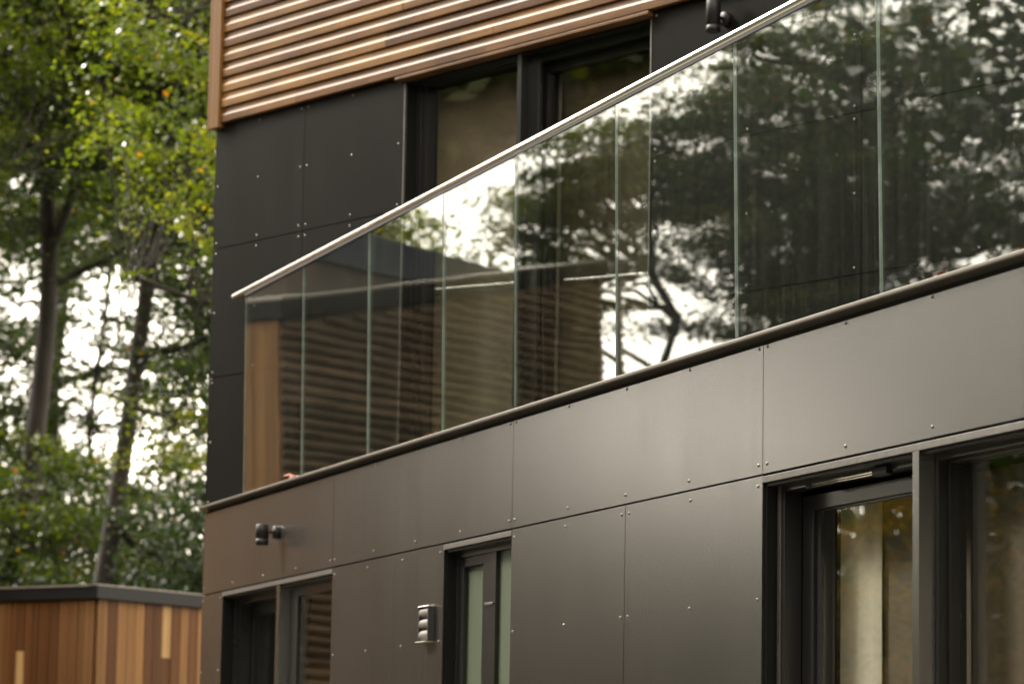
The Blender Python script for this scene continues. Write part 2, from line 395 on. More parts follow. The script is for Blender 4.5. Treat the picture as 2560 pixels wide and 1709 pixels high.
# window A2: narrow frosted door with sidelight
w2 = window_base('window', ANG_A, 4.084, 4.937, .15, zh); w2['label'] = 'narrow window with two frosted panes'
ringpart('outer_frame', 4.096, 4.925, .15, zh, .024, .052, .12, M['frame'], w2, wt=.032)
ringpart('door_leaf', 4.1205, 4.540, .175, 2.597, .060, .060, .12, M['frame'], w2, wt=.040, wr=.115)
boxpart('mullion', (4.541, 4.615, .050, .12, .175, 2.5975), M['frame'], w2)
boxpart('frosted_pane', (4.181, 4.425, .080, .088, .235, 2.556), M['frost'], w2, 0)
boxpart('frosted_pane', (4.6155, 4.900, .068, .076, .175, 2.5975), M['frost'], w2, 0)
boxpart('hinge', (4.50, 4.60, .042, .0495, 2.375, 2.385), M['edge'], w2)
# window A3: glazed door and big fixed light
w3 = window_base('window', ANG_A, 7.420, 11.6, .15, zh); w3['label'] = 'wide window with glazed door and big fixed light'
ringpart('outer_frame', 7.441, 8.530, .15, zh + .003, .046, .052, .117, M['frame'], w3, wt=.027)
boxpart('jamb_bead', (7.441, 7.464, .046, .0515, .15, zh), M['edge'], w3)
boxpart('mullion', (8.536, 8.580, -.001, .12, .15, zh + .024), M['panel'], w3)
ringpart('door_leaf', 7.490, 8.532, .2, 2.588, .084, .118, .19, M['frame'], w3, wt=.050)
ringpart('leaf_bead', 7.5745, 8.447, .285, 2.5375, .030, .130, .16, M['frame'], w3, wt=.006)
boxpart('pane', (7.605, 8.417, .142, .150, .316, 2.531), M['pane'], w3, 0)
ringpart('outer_frame', 8.582, 11.588, .15, zh + .003, .020, .055, .13, M['frame'], w3, wt=.026)
ringpart('leaf_bead', 8.6025, 11.5675, .171, 2.6065, .018, .085, .14, M['frame'], w3, wt=.008)
boxpart('pane', (8.621, 11.549, .115, .123, .19, 2.598), M['pane'], w3, 0)
st = MB(); st.tube([(7.70, .052, zh - .020), (8.19, .052, zh - .018)], .0050, 10, 0); st.tube([(7.70, .050, zh - .028), (8.19, .050, zh - .027)], .0032, 8, 0)
st.build('stay_rod', M['steel'], w3)
sb = MB(); sb.extr_x([(.034, zh - .036), (.034, zh - .010), (.058, zh - .006), (.058, zh - .04)], 8.185, 8.285); sb.build('stay_bracket', M['lamp'], w3, .003)
sb = MB(); sb.box(7.665, 7.705, .044, .058, zh - .033, zh - .014); sb.build('stay_shoe', M['lamp'], w3, .003)

# ---- wall B (upper storey)
BZ = [(4.6015, 5.305), (3.8755, 4.5965), (3.150, 3.8705)]
cols = [(0, .8535, [.032, .425, .822]), (.8575, 1.742, [.885, 1.29, 1.70]), (3.682, 5.0815, [3.715, 4.35, 5.04]), (5.0855, 6.48, [5.12, 5.78, 6.44]), (6.484, 9.0, [])]
seen = 0
for ci, (x0, x1, rx) in enumerate(cols):
    for zi, (z0, z1) in enumerate(BZ):
        zz = [z1 - .027, (z0 + z1) / 2, z0 + .028]
        pts = []
        for x in rx:
            for z in zz:
                if ci == 3 and x != 5.78: continue
                if ci == 1 and zi > 0 and (zi > 1 or z < 4.4): continue
                if ci == 0 and zi == 2 and x > .1: continue
                if ci == 2 and zi == 2: continue
                if ci == 0 and zi == 1 and x > .8 and z < 4.4: continue
                pts.append((x, z))
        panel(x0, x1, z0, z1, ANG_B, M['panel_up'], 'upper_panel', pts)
mb = MB()
for a, b in ((.02, 1.736), (3.688, 8.98)): mb.box(a, b, .012, .25, 3.0, 5.315)
mb.box(.02, 8.98, .012, .25, 5.315, 7.9)
wallpart('upper_wall', mb, M['joint'], ANG_B)
# slatted cedar cladding: shiplap boards with bevelled upper half
mb = MB(); p0 = 5.308; pitch = .0862; k = 0
fixed = {0: [(.085, .80, .42), (.80, 2.45, .30), (2.45, 6.0, .36)], 1: [(.085, 2.51, .66), (2.51, 5.2, .52)], 2: [(.085, 1.605, .60), (1.605, 4.3, .12), (4.3, 7.4, .4)],
         3: [(.085, .55, .50), (.55, 3.4, .38), (3.4, 8, .5)], 4: [(.085, .95, .72), (.95, 1.752, .62), (1.752, 4.9, .5)], 5: [(.085, 1.3, .30), (1.3, 3.1, .34), (3.1, 7, .44)], 6: [(.085, 1.05, .52), (1.05, 3.5, .56)], 7: [(.085, 1.5, .18), (1.5, 4.2, .4)]}
z = p0
while z < 7.7:
    segs = fixed.get(k)
    if segs is None:
        segs = []; u = .085
        while u < 9:
            u2 = u + rnd.uniform(1.2, 3.2); segs.append((u, min(u2, 9.0), rnd.uniform(.15, .75))); u = u2
    segs = list(segs)
    if segs[-1][1] < 9.0: segs.append((segs[-1][1], 9.0, rnd.uniform(.3, .6)))
    for (a, b, t) in segs:
        jit = rnd.uniform(-.0012, .0012)
        pr = [(-.004, z - .002), (-.030 + jit, z + .000), (-.0318 + jit, z + .003), (-.0326 + jit, z + .0395), (-.0305 + jit, z + .0440), (-.0245, z + .0485), (-.0225, z + .054), (-.0205, z + .0855), (-.004, z + .0855)]
        mb.extr_x(pr, a + .0008, b - .0008, 0, t)
    z += pitch; k += 1
wallpart('timber_cladding', mb, M['slat'], ANG_B, 0)
mb = MB(); mb.box(-.004, .078, -.046, -.002, 5.283, 7.72, 0, .55)
mb.box(-.030, -.006, -.046, .35, 5.283, 7.72, 0, .45)
wallpart('corner_board', mb, M['trim'], ANG_B, .0015)
# window B (door height, opens to the balcony)
zb = 5.268
wB = window_base('window', ANG_B, 1.744, 3.680, 3.16, zb, head_strip=False); wB['label'] = 'balcony window with dark frames under the cedar cladding'
mb = MB(); mb.extr_x([(-.036, 5.2865), (-.036, 5.300), (-.030, 5.3025), (.0095, 5.3025), (.0095, 5.2745), (-.030, 5.2835)], 1.70, 3.692, 0, .35); mb.build('head_trim', M['slat'], wB, .001)
ringpart('outer_frame', 1.756, 2.672, 3.16, zb, .042, .070, .14, M['frame'], wB, wt=.008)
ringpart('sash', 1.799, 2.671, 3.21, zb - .009, .030, .083, .14, M['frame'], wB, wt=.006)
boxpart('pane', (1.829, 2.641, .108, .116, 3.24, zb - .015), M['pane'], wB, 0)
boxpart('mullion', (2.6725, 2.705, -.001, .14, 3.16, zb), M['frame'], wB)
ringpart('outer_frame', 2.706, 3.668, 3.16, zb, .040, .060, .109, M['frame'], wB, wt=.050)
boxpart('jamb_cover', (2.7065, 2.800, .040, .0595, 3.16, zb - .052), M['frame'], wB)
ringpart('door_leaf', 2.710, 3.664, 3.165, 5.215, .067, .110, .18, M['frame'], wB, wt=.046)
boxpart('pane', (2.777, 3.597, .128, .136, 3.232, 5.169), M['pane'], wB, 0)
boxpart('left_jamb_edge', (1.7425, 1.750, -.002, .0098, 3.16, zb), M['edge'], wB, 0)
boxpart('right_jamb_edge', (3.673, 3.681, -.002, .0098, 3.16, zb), M['edge'], wB, 0)

# ---- floors, roof, far walls (world-plan prisms)
def prism(mb, poly, z0, z1, mi=0):
    n = len(poly)
    vs = [(x, y, z0) for x, y in poly] + [(x, y, z1) for x, y in poly]
    fs = [tuple(range(n))[::-1], tuple(range(n, 2 * n))] + [(i, (i + 1) % n, n + (i + 1) % n, n + i) for i in range(n)]
    mb.add(vs, fs, mi)
def PA(s, y): p = dA * s - nA * y; return (p.x, p.y)     # relative to house root
def PB(u, y): p = dB * u - nB * y; return (p.x, p.y)
mb = MB(); prism(mb, [PA(.3, .06), PA(12.3, .06), PB(12.0, .3), PB(.55, .0)], 2.95, 3.075); mb.build('balcony_floor', M['deck'], house)
mb = MB(); prism(mb, [PB(.01, .02), PB(9.0, .02), PB(9.0, 7), PB(.01, 7)], 7.9, 8.1); mb.build('roof', M['roof'], house)
mb = MB(); prism(mb, [PB(.012, .26), PB(.2, .26), PB(.2, 6.8), PB(.012, 6.8)], .1, 7.9)
prism(mb, [PB(.2, 6.6), PB(9, 6.6), PB(9, 6.8), PB(.2, 6.8)], .1, 7.9)
prism(mb, [PB(8.8, .26), PB(9, .26), PB(9, 6.6), PB(8.8, 6.6)], 3.1, 7.9)
prism(mb, [PA(12.2, .25), PA(12.38, .25), PB(12.6, 3.0), PB(9.0, 6.8), PB(9.0, 6.6), PB(12.3, 3.0)], .1, 2.95)
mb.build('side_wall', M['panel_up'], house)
# interiors
mb = MB()
prism(mb, [PB(1.2, .26), PB(1.3, .26), PB(1.3, 3.6), PB(1.2, 3.6)], 3.2, 5.7); prism(mb, [PB(4.9, .26), PB(5.0, .26), PB(5.0, 3.6), PB(4.9, 3.6)], 3.2, 5.7)
prism(mb, [PB(1.2, 3.6), PB(5.0, 3.6), PB(5.0, 3.7), PB(1.2, 3.7)], 3.2, 5.7)
prism(mb, [PB(1.2, .26), PB(5.0, .26), PB(5.0, 3.7), PB(1.2, 3.7)], 5.705, 5.75)
mb.build('upper_room', M['plaster'], house)
mb = MB(); prism(mb, [PB(1.2, .26), PB(5.0, .26), PB(5.0, 3.7), PB(1.2, 3.7)], 3.08, 3.18); mb.build('upper_room_floor', M['floor_in'], house)
mb = MB()
for a, b in ((6.6, 12.1), (.3, 3.3)):
    prism(mb, [PA(a, 3.0), PA(b, 3.0), PA(b, 3.1), PA(a, 3.1)], .12, 2.94)
    prism(mb, [PA(a, .26), PA(a + .1, .26), PA(a + .1, 3.0), PA(a, 3.0)], .12, 2.94)
    prism(mb, [PA(b - .1, .26), PA(b, .26), PA(b, 3.0), PA(b - .1, 3.0)], .12, 2.94)
mb.build('lower_room', M['plaster_dark'], house)
mb = MB(); prism(mb, [PA(.3, .26), PA(12.1, .26), PA(12.1, 3.1), PA(.3, 3.1)], .0, .11); mb.build('lower_room_floor', M['floor_in'], house)
mb = MB(); prism(mb, [PA(4.0, .27), PA(5.0, .27), PA(5.0, .37), PA(4.0, .37)], .12, 2.65); mb.build('bathroom_partition', M['joint'], house)

# ---- curtains and blind (hang inside the rooms)
def drape(name, ang, x0, x1, y, z0, z1, mat, label, cat, folds=7, amp=.018):
    mb = MB(); n = folds * 8; top = []; 
    for side in (0, 1):
        for i in range(n + 1):
            t = i / n; yy = y + amp * math.sin(t * folds * 2 * math.pi) + side * .004
            for zz in (z0, z1): mb.v.append((x0 + (x1 - x0) * t, yy, zz))
    m2 = 2 * (n + 1)
    for s_ in (0, 1):
        for i in range(n):
            a = s_ * m2 + 2 * i; mb.f.append((a, a + 2, a + 3, a + 1)); mb.m.append(0); mb.t.append(0.); mb.sm.append(True)
    o = mb.build(name, mat); o.location = O; o.rotation_euler = (0, 0, ang); tag(o, label, cat); return o
drape('curtain', ANG_B, 2.695, 2.795, .190, 3.2, 5.25, M['curtain'], 'narrow pale curtain behind the right leaf of the upper window', 'curtain', 2, .008)
drape('curtain', ANG_B, 1.815, 2.66, .170, 3.2, 5.242, M['wide_curtain'], 'wide beige curtain behind the left light of the upper window', 'curtain', 3, .004)
drape('curtain', ANG_A, 7.47, 7.565, .200, .2, 2.60, M['curtain'], 'narrow grey curtain edge beside the jamb of the ground floor door', 'curtain', 3, .012)
drape('blind', ANG_B, 2.60, 3.66, .225, 3.2, 5.2, M['brown_blind'], 'plain brown blind behind the balcony door leaf on the upper floor', 'blind', 2, .003)
drape('blind', ANG_A, 7.86, 8.49, .240, .2, 2.60, M['brown_blind'], 'brown blind filling the right half of the ground floor glazed door', 'blind', 2, .003)
drape('blind', ANG_A, 8.54, 11.5, .20, .2, 2.58, M['brown_blind'], 'wide brown blind behind the big fixed light at the lower right', 'blind', 5, .004)
drape('blind', ANG_A, 7.565, 7.875, .225, .2, 2.60, M['blind'], 'cream blind hanging behind the ground floor glazed door', 'blind', 2, .004)

# ================================================================== BALUSTRADE (leans out by a degree)
bal = empty('glass_balustrade', O + dA * .0 + Vector((0, 0, 3.15)), ANG_A)
tag(bal, 'frameless glass balustrade with round steel handrail standing on the parapet', 'balustrade')
TILT = math.tan(R_(.94)); gx = [.556, 1.650, 2.755, 3.853, 4.782, 5.912, 7.052, 8.192, 9.33, 10.47, 11.6]
for i in range(len(gx) - 1):
    x0, x1 = gx[i] + .004, gx[i + 1] - .004
    z0, z1 = -.07, 1.128; th = .0085
    mb = MB()
    def yy(z, o): return .060 + o - z * TILT
    jt = rnd.uniform(-.0020, .0020)
    vs = []
    for (x, o) in ((x0, jt), (x1, -jt), (x1, th - jt), (x0, th + jt)):
        vs += [(x, yy(z0, o), z0), (x, yy(z1, o), z1)]
    mb.add(vs, [(0, 2, 3, 1), (4, 6, 7, 5)], 0); mb.add(vs, [(2, 4, 5, 3), (6, 0, 1, 7), (1, 3, 5, 7), (0, 6, 4, 2)], 1)
    mb.build('glass_panel', [M['balu'], M['glass_edge']], bal)
mb = MB()
zc = 1.141; ry = .060 + .009 - zc * TILT
mb.tube([(.300, ry, zc - .001), (.306, ry, zc), (11.6, ry, zc)], [.007, .0185, .0185], 24)
mb.build('handrail', M['steel'], bal)
mb = MB(); mb.box(.56, 11.6, ry - .0135, ry + .0135, zc - .030, zc - .0175); mb.build('glazing_channel', M['joint'], bal)
mb = MB(); mb.box(.5, 11.6, .052, .056, -.02, .0035); mb.build('glazing_seal', M['gasket'], bal)

# ================================================================== WALL LAMPS
def wall_lamp(loc, ang, z0, z1, both, label):
    root = empty('wall_lamp', loc, ang); tag(root, label, 'wall lamp', 'black cylinder wall lamps')
    mb = MB(); r = .0335
    prof = [(r - .004, z0), (r, z0 + .002), (r, z0 + .030), (r - .0012, z0 + .0305), (r - .0012, z0 + .0322), (r, z0 + .0327)]
    if both: prof += [(r, z1 - .0327), (r - .0012, z1 - .0322), (r - .0012, z1 - .0305), (r, z1 - .030)]
    prof += [(r, z1 - .002), (r - .003, z1)]
    lathe(mb, prof, 36, 0, 'z', (0, -.085, 0)); mb.build('lamp_body', M['lamp'], root)
    mb = MB(); lathe(mb, [(r - .006, z0 - .0005), (r - .006, z0 - .002)], 24, 0, 'z', (0, -.085, 0)); mb.build('lens', M['lens'], root)
    mb = MB(); lathe(mb, [(.0335, 0), (.0345, .004), (.034, .022), (.031, .027), (.006, .029)], 36, 0, 'y'); mb.build('wall_plate', M['lamp'], root)
    mb = MB(); mb.tube([(0, -.026, 0), (0, -.060, 0)], .0075, 14); mb.build('bracket', M['lamp'], root)
    return root
wall_lamp(O + dA * 1.474 + Vector((0, 0, 2.905)), ANG_A, -.068, .038, False, 'short black cylinder lamp on the parapet board above the left ground floor window')
wall_lamp(O + dB * 4.205 + Vector((0, 0, 5.172)), ANG_B, -.075, .145, True, 'long black cylinder lamp on the upper wall just above the handrail')

# ================================================================== WALL VENT
vent = empty('wall_vent', O + dA * 3.905 + Vector((0, 0, 2.247)), ANG_A)
tag(vent, 'small vent with three curved hoods left of the narrow frosted window', 'wall vent')
mb = MB(); vw = .068; vh = .150
mb.box(-vw, -vw + .010, -.030, -.0005, 0, vh); mb.box(vw - .010, vw, -.030, -.0005, 0, vh); mb.box(-vw + .010, vw - .010, -.008, -.0005, 0, vh)
mb.build('vent_case', M['vent_dark'], vent, .001)
mb = MB(); mb.extr_x([(-.001, vh), (-.001, vh + .010), (-.028, vh + .006), (-.034, vh)], -vw - .001, vw + .001); mb.build('vent_cap', M['vent_cap'], vent, .001)
mb = MB(); mb.extr_x([(-.001, -.0045), (-.001, -.0002), (-.042, -.002), (-.042, -.0055)], -vw - .002, vw - .006); mb.build('vent_sill', M['vent_cap'], vent, .0008)
for k in range(3):
    z0 = .003 + k * .0493; pr = []
    for j in range(9):
        a = math.pi * j / 8 * .93
        pr.append((-.010 - .0205 * math.sin(a), z0 + .023 + -.0225 * math.cos(a) + .0))
    pr.append((-.009, z0 + .044)); pr.insert(0, (-.009, z0 + .0012))
    mb = MB(); mb.extr_x(pr, -vw + .0105, vw - .0105, 0, 0, True); mb.build('vent_hood', M['vent_light'], vent)

# ================================================================== FALLEN LEAVES ON THE COPING
lr = random.Random(11)
def fallen_leaf(s, zoff, sz, yaw, where, dy=0.0):
    mb = MB(); n = 6; L_ = sz; W = sz * .42
    up = []
    for i in range(n + 1):
        t = i / n; w = W * math.sin(math.pi * min(1, t * .92 + .06)) ** .8
        c = .25 * L_ * (t - .5) ** 2
        up += [(L_ * (t - .5), -w, c + w * .35), (L_ * (t - .5), 0, c), (L_ * (t - .5), w, c + w * .35)]
    fs = []
    for i in range(n):
        a = 3 * i; fs += [(a, a + 3, a + 4, a + 1), (a + 1, a + 4, a + 5, a + 2)]
    mb.add(up, fs, 0, 0, True)
    mb.tube([(-L_ * .5, 0, .25 * L_ * .25), (-L_ * .85, 0, .02 * L_)], .0008, 5)
    o = mb.build('fallen_leaf', M['dry']); so = o.modifiers.new('s', 'SOLIDIFY'); so.thickness = .0006
    o.location = O + dA * s - nA * (.012 + dy) + Vector((0, 0, 3.1575 + zoff)); o.rotation_euler = (lr.uniform(-.5, .5), lr.uniform(-.4, .4), yaw)
    tag(o, where, 'fallen leaf', 'dry leaves lying on the coping')
cl = [(1.56, .018, .05), (1.59, .026, .045), (1.625, .022, .055), (1.655, .014, .04), (1.70, .012, .05), (1.735, .010, .035)]
for i, (s, zo, sz) in enumerate(cl): fallen_leaf(s, zo, sz, lr.uniform(0, 6), 'orange dry leaf in the small heap at the left foot of the glass', dy=lr.uniform(-.02, .012))
fallen_leaf(3.80, .010, .035, .4, 'small orange dry leaf on the coping below the second glass pane', .0)
fallen_leaf(3.93, .012, .03, 1.2, 'tiny orange dry leaf on the coping just past the third glass joint', .0)
fallen_leaf(8.71, .012, .038, 2.0, 'red dry leaf on the coping right of the last glass joint')
fallen_leaf(9.21, .010, .034, 5.0, 'red dry leaf on the coping at the right edge of the picture')

# ================================================================== GARDEN SHED
sc_ = Vector((-2.9948, 24.0, 0)); s2 = Vector((.57856, .81564, 0)); s1 = Vector((-.81564, .57856, 0))
shed = empty('garden_shed', sc_); tag(shed, 'low flat roofed shed of vertical cedar boards with black roof edge', 'shed')
SA2 = math.atan2(s2.y, s2.x); SA1 = math.atan2(-s1.y, -s1.x)
ZT = 3.005
def boards(name, ang, seq, sign, mat, parent, ztop, y0=0.0, z0=.05):
    mb = MB(); x = 0.0
    for item in seq:
        w, t = item[0], item[1]
        g = .0045; dep = rnd.uniform(-.002, .002)
        a, b = (x + g / 2, x + w - g / 2) if sign > 0 else (-x - w + g / 2, -x - g / 2)
        if len(item) > 2:
            zs = item[2]; t2 = item[3]
            mb.box(a, b, y0 - .022 + dep, y0, zs + .001, ztop, 0, t); mb.box(a, b, y0 - .022 + dep + .001, y0, z0, zs - .001, 0, t2)
        else: mb.box(a, b, y0 - .022 + dep, y0, z0, ztop, 0, t)
        x += w
    o = mb.build(name, mat, parent, .0015); o.rotation_euler = (0, 0, ang); return o
seq2 = [(.111, .58), (.101, .16), (.098, .72), (.104, .66), (.095, .76), (.096, .18), (.101, .12), (.102, .98, 2.606, .22), (.102, .24), (.099, .66), (.098, .30), (.10, .70)] + [(.1, rnd.uniform(.1, .8)) for _ in range(16)]
seq1 = [(.085, .50), (.07, .46), (.09, .40), (.10, .36), (.10, .10), (.105, .18), (.055, .12), (.080, .26), (.080, .14, 2.631, .95), (.065, .2), (.085, .34), (.09, .44), (.10, .40), (.09, .34)] + [(.09, rnd.uniform(.1, .6)) for _ in range(18)]
boards('board_wall', SA2, seq2, 1, M['shed'], shed, ZT)
boards('board_wall', SA1, seq1, -1, M['shed'], shed, ZT)
def PS(a, b): p = s2 * a + s1 * b; return (p.x, p.y)
mb = MB(); prism(mb, [PS(-.004, -.004 + .008), PS(2.95, .004), PS(2.95, 2.75), PS(.004, 2.75)], .0, ZT); mb.build('shed_core', M['joint'], shed)
mb = MB(); prism(mb, [PS(-.05, -.05), PS(3.0, -.05), PS(3.0, 2.8), PS(-.05, 2.8)], ZT - .004, ZT + .094); mb.build('roof_edge', M['black_trim'], shed, .003)
mb = MB(); prism(mb, [PS(-.054, .02), PS(-.050, .02), PS(-.050, 2.8), PS(-.054, 2.8)], ZT + .086, ZT + .101); prism(mb, [PS(-.050, -.046), PS(2.99, -.046), PS(2.99, 2.8), PS(-.050, 2.8)], ZT + .0945, ZT + .101)
mb.build('roof_capping', M['zinc'], shed)

# ================================================================== NEIGHBOUR TIMBER HOUSE (seen mirrored in the glass)
nc = Vector((-6.505, 24.196, 0)); e2 = Vector((-.941, .338, 0)); e1 = Vector((.338, .941, 0))
nh = empty('timber_house', nc); tag(nh, 'neighbouring timber house with horizontal slats and rising roof line, mirrored in the balustrade', 'house')
AN = math.atan2(-e2.y, -e2.x)      # local x = -e2, outward = -y?
LEN = 5.66
mb = MB()
zz = .15; j = 0; H0, H1 = 5.30, 6.36
while zz < H1:
    # length of this board until the sloping roof line
    xe = 0.0 if zz + .07 < H0 else LEN * (zz + .07 - H0) / (H1 - H0)
    if xe < LEN - .05:
        pr = [(0, zz), (-.030, zz), (-.033, zz + .030), (-.012, zz + .045), (-.010, zz + .086), (0, zz + .086)]
        cuts = sorted([-LEN, -xe] + [-rnd.uniform(xe + .3, LEN - .3) for _ in range(1)]) if xe < LEN - .8 else [-LEN, -xe]
        for a, b in zip(cuts[:-1], cuts[1:]): mb.extr_x(pr, a, b - .002, 0, rnd.uniform(.1, .9))
    zz += .0862
o = mb.build('slat_wall', M['nslat'], nh); o.rotation_euler = (0, 0, AN)
AN1 = math.atan2(e1.y, e1.x)
boards('board_wall', AN1, [(.12, rnd.uniform(.1, .95)) for _ in range(33)], 1, M['nboard'], nh, 5.30)
def PN(a, b): p = e2 * a + e1 * b; return (p.x, p.y)
mb = MB(); c = [PN(.004, .004), PN(LEN, .004), PN(LEN, 3.95), PN(.004, 3.95)]
hs_ = [H0, H1, H1, H0]
vs = [(x, y, 0) for x, y in c] + [(x, y, h) for (x, y), h in zip(c, hs_)]
mb.add(vs, [(0, 3, 2, 1), (4, 5, 6, 7), (0, 1, 5, 4), (1, 2, 6, 5), (2, 3, 7, 6), (3, 0, 4, 7)]); mb.build('house_core', M['umber'], nh)
mb = MB(); c = [PN(-.06, -.06), PN(LEN + .06, -.06), PN(LEN + .06, 4.0), PN(-.06, 4.0)]
vs = [(x, y, h - .01) for (x, y), h in zip(c, hs_)] + [(x, y, h + .13) for (x, y), h in zip(c, hs_)]
F6 = [(0, 3, 2, 1), (4, 5, 6, 7), (0, 1, 5, 4), (1, 2, 6, 5), (2, 3, 7, 6), (3, 0, 4, 7)]
mb.add(vs, F6); mb.build('roof_edge', M['black_trim'], nh, .004)
mb = MB(); c = [PN(-.065, -.065), PN(LEN + .065, -.065), PN(LEN + .065, 4.0), PN(-.065, 4.0)]
vs = [(x, y, h + .131) for (x, y), h in zip(c, hs_)] + [(x, y, h + .158) for (x, y), h in zip(c, hs_)]
mb.add(vs, F6); mb.build('roof_capping', M['zinc'], nh)
# taller rear block: umber wall with slate blue parapet, starts behind the roof line
mb = MB(); c = [PN(1.15, .7), PN(LEN, .7), PN(LEN, 3.9), PN(1.15, 3.9)]; prism(mb, c, 5.0, 6.02)
mb.build('rear_wall', M['umber'], nh)
mb = MB(); c = [PN(1.45, .66), PN(LEN + .03, .66), PN(LEN + .03, 3.94), PN(1.45, 3.94)]; prism(mb, c, 6.02, 6.34)
mb.build('rear_parapet', M['blue_trim'], nh, .004)

# ================================================================== GROUND
def ground(name, x0, x1, y0, y1, z, mat, n=1):
    mb = MB(); mb.add([(x0, y0, z), (x1, y0, z), (x1, y1, z), (x0, y1, z)], [(0, 1, 2, 3)])
    o = mb.build(name, mat); tag(o, kind='structure'); return o
g = ground('ground', -400, 400, -400, 400, 0.0, M['grass'])
mb = MB()
prism(mb, [(-6.3, -6), (9, -6), (9, 8.0), (-1.2, 18.6), (-3.4, 22.0), (-6.3, 22.0)], .004, .03); o = mb.build('terrace', M['paving']); tag(o, kind='structure')

# ================================================================== TREES
def unit(v): return v / (np.linalg.norm(v, axis=-1, keepdims=True) + 1e-9)
def add_tube_np(V, F, pts, r0, r1, seg):
    pts = np.asarray(pts); n = len(pts); base = sum(len(v) for v in V)
    d = np.gradient(pts, axis=0); d = unit(d)
    ref = np.array([0.31, 0.17, 0.93]) if abs(d[0][2]) < .8 else np.array([1., .1, 0])
    q = unit(np.cross(d, ref)); w = np.cross(d, q)
    r = (r0 + (r1 - r0) * np.linspace(0, 1, n) ** .8)[:, None, None]
    a = np.arange(seg) * 2 * math.pi / seg
    ring = pts[:, None, :] + r * (q[:, None, :] * np.cos(a)[None, :, None] + w[:, None, :] * np.sin(a)[None, :, None])
    V.append(ring.reshape(-1, 3))
    for i in range(n - 1):
        for k in range(seg):
            b = base + i * seg; F.append((b + k, b + (k + 1) % seg, b + seg + (k + 1) % seg, b + seg + k))
def wobble(p0, p1, n, amp, rg, sag=0.0):
    t = np.linspace(0, 1, n)[:, None]; p = p0 + (p1 - p0) * t
    w = np.cumsum(rg.normal(0, 1, (n, 3)), axis=0); w -= t * w[-1]; w *= amp / max(1e-6, np.abs(w).max())
    p = p + w; p[:, 2] += sag * np.sin(np.pi * t[:, 0]); return p

